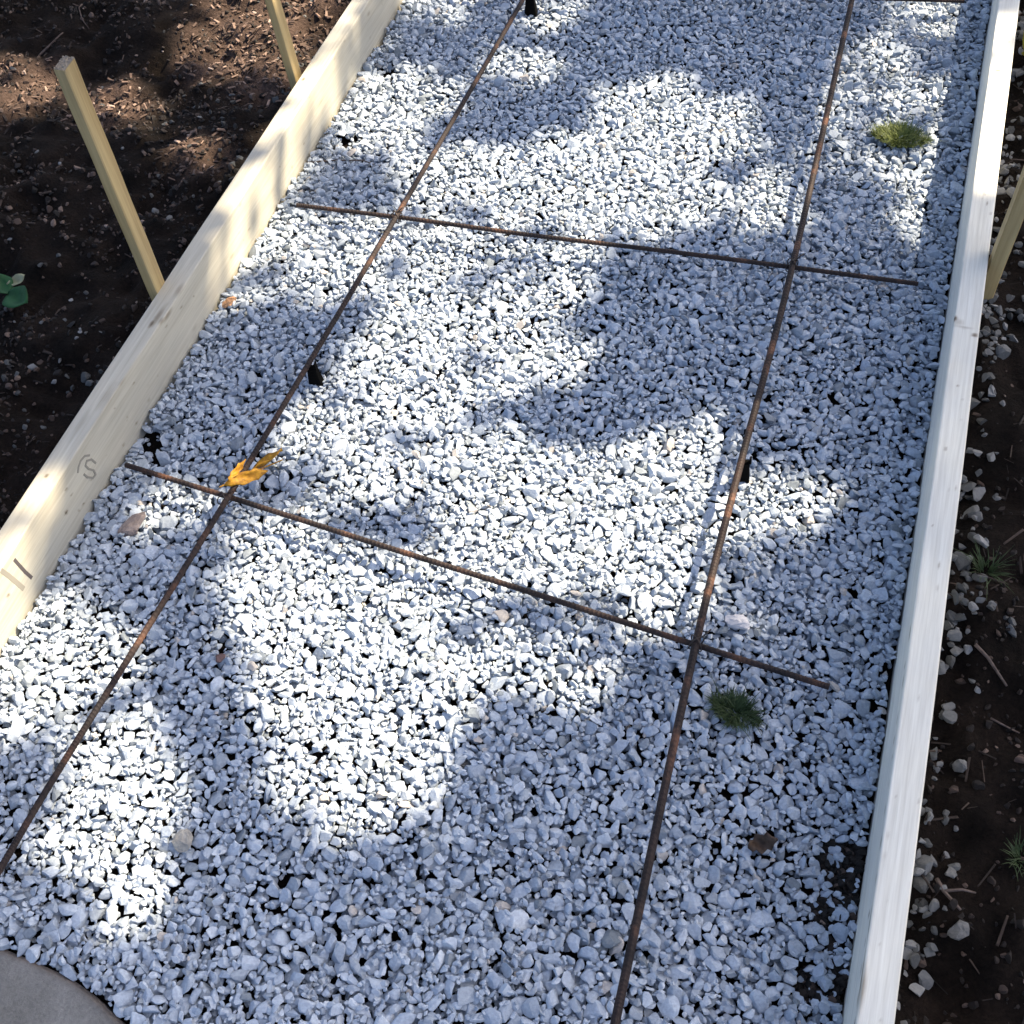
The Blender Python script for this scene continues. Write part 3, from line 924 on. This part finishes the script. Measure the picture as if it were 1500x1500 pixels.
def rock(px, py, dims, mat, label, seed, sink=0.35, cat='rock'):
    r = np.random.default_rng(seed)
    v, f = stone_shapes(1, seed)[0]
    c = at(px, py, 0.008)
    z = gravel_h(c[0], c[1]) if LB_IN < c[0] < RB_IN else float(soil_z(np.array([c[0]]), np.array([c[1]]))[0])
    v = v * np.array(dims) / 2
    bm = bmesh.new(); vs = [bm.verts.new(q) for q in v]
    for t in f: bm.faces.new([vs[i] for i in t])
    bmesh.ops.subdivide_edges(bm, edges=bm.edges[:], cuts=1, use_grid_fill=True, smooth=0.15)
    for q in bm.verts: q.co += Vector(r.normal(0, max(dims) * 0.012, 3))
    o = bm_obj('rock', bm, mat)
    o.location = (c[0], c[1], z + dims[2] * (0.5 - sink)); o.rotation_euler = (r.normal(0, .2), r.normal(0, .2), r.uniform(0, 6))
    return tag(o, label, cat)


rock(192, 768, (0.050, 0.040, 0.026), M['rock_mauve'], 'brownish mauve rock on gravel near the board, left of the orange leaf', 81)
rock(321, 963, (0.021, 0.017, 0.014), M['rock_red'], 'small dark reddish stone on gravel in the lower left', 82, 0.2)
rock(267, 1232, (0.034, 0.030, 0.014), M['rock_tan'], 'flat tan-grey stone at the edge of the lower left sun patch', 83, 0.2)
rock(336, 441, (0.036, 0.022, 0.018), M['rock_orange'], 'rusty orange stone touching the foot of the cream board', 84, 0.3)
rock(1084, 908, (0.040, 0.030, 0.020), M['rock_pale'], 'larger pale stone on gravel right of the long bar above the crossing', 85, 0.3)
rock(1410, 1119, (0.017, 0.024, 0.015), M['rock_grey'], 'lone grey stone outside the whitish board, below its grass tuft', 86, 0.15)
rock(1404, 1360, (0.024, 0.026, 0.016), M['rock_grey'], 'grey triangular stone outside the lower end of the whitish board', 87, 0.15)
rock(1393, 1277, (0.020, 0.015, 0.012), M['rock_grey'], 'small grey stone beside the forked twig', 88, 0.1)

# crumpled dead leaf on the gravel, lower right
dp = at(1118, 1238, 0.012)
dl = leaf_obj('dead_leaf', (dp[0] - 0.018, dp[1] - 0.004, gravel_h(dp[0], dp[1]) + 0.004), 0.036, 0.022, (0.3, -0.1, 0.5), M['brown_leaf'], None, 0.06, 0.004, 31, 0.3)
tag(dl, 'small crumpled dark brown leaf on the shaded gravel in the lower right', 'leaf')


def twig(pts_px, rad, label, side=None, z=0.012, name='twig'):
    P_ = []
    for (px, py) in pts_px:
        c = at(px, py, z)
        hz = gravel_h(c[0], c[1]) if LB_IN < c[0] < RB_IN else float(soil_z(np.array([c[0]]), np.array([c[1]]))[0])
        P_.append(Vector((c[0], c[1], hz + rad * 1.2 + random.uniform(0, 0.002))))
    o_ = P_[0].copy()
    bm = bmesh.new()
    n = len(P_); tube(bm, [tuple(p - o_) for p in P_], [rad * (1 - 0.4 * i / (n - 1)) for i in range(n)])
    ob = bm_obj(name, bm, M['twig'], smooth=True); ob.location = o_
    tag(ob, label, 'twig')
    if side:
        Q = [Vector((*at(px, py, z)[:2], P_[1].z + 0.001)) for px, py in side]
        bm = bmesh.new(); tube(bm, [tuple(p - o_) for p in Q], [rad * 0.75, rad * 0.6, rad * 0.4][:len(Q)])
        bm_obj('side_shoot', bm, M['twig'], ob, smooth=True)
    return ob


twig([(448, 232), (490, 231), (530, 235), (578, 242)], 0.0016, 'thin dark twig on the sunlit gravel near the upper cream board')
twig([(1375, 1283), (1385, 1302), (1397, 1318), (1408, 1332)], 0.0028, 'forked grey twig on soil outside the lower whitish board', [(1386, 1302), (1412, 1300), (1432, 1305)])
twig([(1421, 958), (1440, 975), (1458, 990), (1474, 1006)], 0.0028, 'slanting straight twig on dark soil, below the spiky dark tuft')
twig([(1455, 1046), (1478, 1056), (1499, 1066)], 0.0018, 'pale thin twig at the right edge of the dark soil')
twig([(55, 75), (72, 58), (88, 50), (92, 47)], 0.0024, 'bent dark twig on the shaded soil at the upper left')
twig([(118, 0), (116, 12), (120, 28), (128, 36)], 0.0015, 'curved thin twig on the shaded soil near the top left edge')

# ------------------------------------------------------------------ the tree whose crown dapples the light
# sunlit patches seen on the ground (survey outlines, level, share of light that gets through)
LIT = [
    (0, 1.0, [(520, 130), (570, 98), (622, 103), (645, 128), (690, 150), (640, 168), (605, 215), (560, 228), (490, 200), (480, 175)]),
    (0, 0.7, [(580, 0), (720, 0), (700, 45), (640, 30), (590, 25)]),
    (0, 0.55, [(690, 70), (760, 60), (830, 70), (800, 125), (730, 130), (690, 110)]),
    (0, 1.0, [(755, 0), (855, 0), (850, 28), (800, 42), (760, 30)]),
    (0, 1.0, [(860, 130), (960, 113), (1060, 132), (1103, 150), (1095, 190), (1020, 205), (950, 210), (860, 195)]),
    (0, 1.0, [(650, 235), (760, 212), (850, 188), (960, 200), (1020, 232), (1060, 290), (1010, 325), (960, 348), (860, 345), (740, 330), (660, 290)]),
    (0, 0.6, [(1000, 195), (1090, 190), (1165, 245), (1165, 345), (1080, 345), (1040, 290)]),
    (0, 1.0, [(1080, 288), (1120, 265), (1163, 285), (1160, 340), (1095, 345)]),
    (0, 0.9, [(600, 330), (700, 335), (830, 350), (880, 370), (800, 420), (730, 470), (690, 480), (620, 440), (590, 390)]),
    (0, 0.7, [(400, 320), (560, 320), (600, 390), (560, 440), (480, 450), (350, 440), (340, 420)]),
    (0, 1.0, [(380, 330), (440, 325), (450, 380), (400, 400), (340, 415)]),
    (0, 1.0, [(640, 455), (760, 440), (730, 490), (640, 540), (540, 570), (475, 560), (490, 520), (560, 485)]),
    (0, 0.8, [(700, 500), (780, 480), (875, 505), (850, 545), (760, 570), (690, 560)]),
    (0, 0.5, [(400, 600), (500, 570), (620, 590), (660, 640), (640, 720), (540, 750), (440, 730), (390, 690)]),
    (0, 0.85, [(430, 610), (500, 590), (520, 640), (480, 690), (430, 670)]),
    (0, 1.0, [(640, 610), (700, 620), (800, 665), (900, 665), (980, 625), (1060, 600), (1078, 680), (1055, 800), (1025, 880), (990, 925), (900, 885), (800, 850),
              (700, 830), (620, 790), (620, 720), (660, 690)]),
    (0, 1.0, [(1085, 700), (1160, 700), (1232, 716), (1195, 765), (1115, 790), (1070, 850), (1045, 870)]),
    (0, 0.55, [(1050, 860), (1110, 880), (1120, 930), (1040, 930)]),
    (0, 1.0, [(322, 835), (345, 775), (370, 750), (480, 780), (640, 815), (730, 850), (700, 895), (625, 925), (640, 985), (665, 1050), (652, 1120),
              (605, 1200), (545, 1238), (470, 1212), (410, 1165), (402, 1090), (385, 1010), (352, 980), (322, 935), (312, 880)]),
    (0, 0.7, [(670, 960), (780, 955), (885, 990), (892, 1045), (810, 1062), (720, 1040), (660, 1010)]),
    (0, 1.0, [(-60, 940), (40, 885), (110, 868), (185, 915), (200, 970), (150, 1010), (100, 1070), (-60, 1085)]),
    (0, 1.0, [(160, 1035), (215, 1055), (240, 1115), (246, 1190), (228, 1240), (240, 1290), (226, 1340), (185, 1360), (130, 1325), (90, 1270), (30, 1250), (60, 1200), (105, 1100)]),
    (0, 0.75, [(180, 688), (260, 700), (325, 728), (305, 785), (230, 805), (205, 760)]),
    (0, 1.0, [(1296, -10), (1400, -10), (1400, 55), (1330, 62), (1305, 30)]),
    (0, 0.6, [(1245, 70), (1330, 55), (1350, 120), (1370, 175), (1300, 180), (1240, 150)]),
    (0, 1.0, [(1305, 230), (1375, 228), (1375, 290), (1320, 290)]),
    (0, 1.0, [(1302, 302), (1370, 300), (1370, 352), (1310, 345)]),
    (0, 0.4, [(1215, 230), (1300, 240), (1290, 290), (1210, 280)]),
    (0, 0.9, [(500, 335), (850, 362), (890, 395), (830, 440), (770, 490), (870, 500), (835, 565), (700, 585), (560, 600), (470, 570), (570, 470), (520, 420)]),
    (0, 0.75, [(440, 600), (560, 575), (650, 600), (690, 680), (640, 760), (540, 755), (450, 700), (420, 650)]),
    (0, 0.85, [(600, 225), (700, 215), (690, 320), (600, 315), (560, 270)]),
    (0, 0.4, [(640, 880), (760, 860), (900, 900), (890, 980), (760, 970), (640, 960)]),
    (0, 0.6, [(1170, 110), (1260, 60), (1300, 120), (1290, 260), (1200, 260), (1160, 200)]),
    # boards
    (0.1, 0.45, [(420, 115), (520, 0), (560, 0), (500, 130)]),
    (0.06, 0.75, [(330, 280), (420, 140), (500, 120), (470, 210), (400, 320), (335, 420), (300, 380)]),
    (0.06, 0.3, [(500, 130), (590, 0), (600, 20), (520, 130)]),
    (0.1, 0.8, [(-30, 790), (60, 685), (110, 690), (40, 800), (-30, 900)]),
    (0.05, 0.6, [(-60, 860), (40, 850), (70, 860), (10, 960), (-60, 960)]),
    (0.1, 0.7, [(1440, 30), (1500, 30), (1495, 95), (1440, 95)]),
    (0.1, 1.0, [(1425, 108), (1500, 108), (1485, 210), (1470, 275), (1400, 275)]),
    (0.1, 0.35, [(1395, 540), (1450, 540), (1440, 580), (1390, 580)]),
    # soil
    (0, 1.0, [(300, -40), (480, -40), (500, 20), (440, 90), (400, 130), (330, 100), (280, 40)]),
    (0, 1.0, [(135, 120), (190, 118), (235, 150), (225, 205), (170, 200), (140, 160)]),
    (0, 0.9, [(-40, 95), (80, 95), (120, 150), (60, 190), (-40, 180)]),
    (0, 0.75, [(235, 40), (300, 50), (350, 120), (300, 150), (240, 90)]),
    (0, 0.6, [(200, 200), (300, 230), (340, 260), (280, 280), (200, 250)]),
]
MC = 0.008
MX0, MX1, MY0, MY1 = -2.6, 1.1, -0.7, 3.2
mx, my = np.meshgrid(np.arange(MX0, MX1, MC), np.arange(MY0, MY1, MC), indexing='ij')
lit = np.zeros(mx.shape)
for (z, val, pl) in LIT:
    wp_ = []
    for (px, py) in pl:
        q = at(px, py, z) - SUN * (z / SUN[2]); wp_.append((q[0], q[1]))
    lit = np.maximum(lit, in_poly(mx, my, wp_) * val)
for _ in range(2):
    for ax_ in (0, 1):
        lit = sum(np.roll(lit, k_, axis=ax_) for k_ in (-2, -1, 0, 1, 2)) / 5
lit = np.where(lit > 0.93, 1.0, np.where(lit < 0.03, 0.0, lit))
# beyond the view the crown has gaps of its own
wild = (vnoise(mx, my, 0.16, 91) * 0.6 + vnoise(mx, my, 0.07, 92) * 0.4)
out_of_view = (my > 2.55) | (my < 0.0) | (mx > 0.75) | (mx < -2.1)
lit = np.where(out_of_view & (wild > 0.62), 0.9, lit)

NL = 80000
gx = rng.uniform(MX0 + 0.05, MX1 - 0.05, NL); gy = rng.uniform(MY0 + 0.05, MY1 - 0.05, NL)
td = rng.uniform(3.7, 5.8, NL)
LC = np.c_[gx, gy, np.zeros(NL)] + SUN[None] * td[:, None]
# leaf frames
ax1 = rng.normal(size=(NL, 3)); nrm = SUN[None] * 0.9 + rng.normal(0, 0.5, (NL, 3)); nrm /= np.linalg.norm(nrm, axis=1)[:, None]
ax1 -= nrm * np.sum(ax1 * nrm, 1)[:, None]; ax1 /= np.linalg.norm(ax1, axis=1)[:, None]
ax2 = np.cross(nrm, ax1)
Ll = rng.uniform(0.028, 0.046, NL); Lw = Ll * rng.uniform(0.5, 0.7, NL)


def lit_at(Pw):
    g = Pw - SUN[None] * (Pw[:, 2] / SUN[2])[:, None]
    i = np.clip(((g[:, 0] - MX0) / MC).astype(int), 0, mx.shape[0] - 1); j = np.clip(((g[:, 1] - MY0) / MC).astype(int), 0, mx.shape[1] - 1)
    return lit[i, j]


worst = lit_at(LC)
for s1, s2 in ((1, 0), (-1, 0), (0, 1), (0, -1)):
    worst = np.maximum(worst, lit_at(LC + ax1 * (Ll * s1 * 0.3)[:, None] + ax2 * (Lw * s2 * 0.3)[:, None]))
LAM = 10.5
keep = rng.random(NL) < np.where(worst > 0.95, 0.0, np.where(worst > 0, np.clip(-np.log(np.maximum(worst, 1e-3)) / LAM, 0, 1), 1.0))
LC, ax1, ax2, nrm, Ll, Lw = LC[keep], ax1[keep], ax2[keep], nrm[keep], Ll[keep], Lw[keep]
print('leaves', len(LC))
outl = [(-1, 0, 0), (-0.45, 0.85, 0.06), (0.3, 0.8, 0.06), (1, 0, -0.1), (0.3, -0.8, 0.06), (-0.45, -0.85, 0.06)]
LV = np.stack([LC + ax1 * (Ll * a)[:, None] + ax2 * (Lw * b_)[:, None] + nrm * (Lw * c)[:, None] for a, b_, c in outl], 1)
LF = np.array([[0, 1, 2, 3], [0, 3, 4, 5]])
LF = (LF[None] + (np.arange(len(LC)) * 6)[:, None, None]).reshape(-1, 4)
tb = Vector((3.0, 4.8, 0.0))
tree = empty('tree', tb, 'leafy broadleaf tree beyond the path whose crown dapples the gravel with shade', 'tree')
crown = np_mesh('crown', LV.reshape(-1, 3) - np.array(tb), LF, M['crown'], tree)
bm = bmesh.new()
trunk_pts = [(0, 0, -0.2), (0.02, 0.0, 0.3), (-0.04, -0.03, 1.1), (-0.08, -0.10, 2.0), (-0.18, -0.2, 2.7)]
tube(bm, trunk_pts, [0.20, 0.14, 0.12, 0.10, 0.07], 14)
bm_obj('trunk', bm, M['bark'], tree, smooth=True)
cand = rng.choice(len(LC), 400, replace=False)
made = 0
for k, pi in enumerate(cand):
    e_ = Vector(LC[pi]) - tb
    s_ = Vector(trunk_pts[4]) if k % 3 else Vector(trunk_pts[3])
    mid = s_.lerp(e_, 0.45) + Vector((random.uniform(-.15, .15), random.uniform(-.15, .15), random.uniform(0.05, .35)))
    q3 = s_.lerp(e_, 0.75) + Vector((random.uniform(-.1, .1), random.uniform(-.1, .1), random.uniform(0.0, .2)))
    # a limb keeps inside dense foliage: skip it when its line crosses an opening of the crown
    ch = [s_, mid, q3, e_]
    path = np.array([tuple(ch[a].lerp(ch[a + 1], t / 8) + tb) for a in range(3) for t in range(9)])
    if (lit_at(path) > 0.3).sum() > 1: continue
    made += 1
    if made > 26: break
    bm = bmesh.new(); tube(bm, [tuple(s_), tuple(mid), tuple(q3), tuple(e_)], [0.035, 0.016, 0.008, 0.003], 6)
    bm_obj('limb', bm, M['bark'], tree, smooth=True)
print('limbs', made)

# ------------------------------------------------------------------ light
world = bpy.data.worlds.new('World'); scene.world = world; world.use_nodes = True
wn = world.node_tree
sky = wn.nodes.new('ShaderNodeTexSky'); sky.sky_type = 'NISHITA'; sky.sun_disc = False
el = math.asin(SUN[2]); az = math.atan2(SUN[0], SUN[1])
sky.sun_elevation = el; sky.sun_rotation = az
sky.dust_density = 4.5; sky.air_density = 0.8; sky.ozone_density = 1.0
bg = wn.nodes['Background']; wn.links.new(sky.outputs[0], bg.inputs['Color']); bg.inputs['Strength'].default_value = 0.09
sl = bpy.data.lights.new('sun', 'SUN'); sl.energy = 3.9; sl.angle = R(0.53); sl.color = (1.0, 0.845, 0.61)
so = bpy.data.objects.new('sun', sl); link(so); so.rotation_euler = Vector(SUN).to_track_quat('Z', 'Y').to_euler(); so.location = Vector(SUN) * 20

# ------------------------------------------------------------------ camera
cd = bpy.data.cameras.new('camera'); co = bpy.data.objects.new('camera', cd); link(co)
Mx = Matrix([[CAM[i][0], CAM[i][1], -CAM[i][2]] for i in range(3)])
co.matrix_world = Matrix.Translation((0, 0, CAM_H)) @ Mx.to_4x4()
cd.sensor_fit = 'HORIZONTAL'; cd.sensor_width = 36.0; cd.lens = 36.0 * F_PX / 1500.0
cd.clip_start = 0.02; cd.clip_end = 500
scene.camera = co
scene.view_settings.view_transform = 'Standard'; scene.view_settings.look = 'None'
scene.view_settings.exposure = 1.86; scene.view_settings.gamma = 1.0
scene.cycles.max_bounces = 6
scene.cycles.use_denoising = True
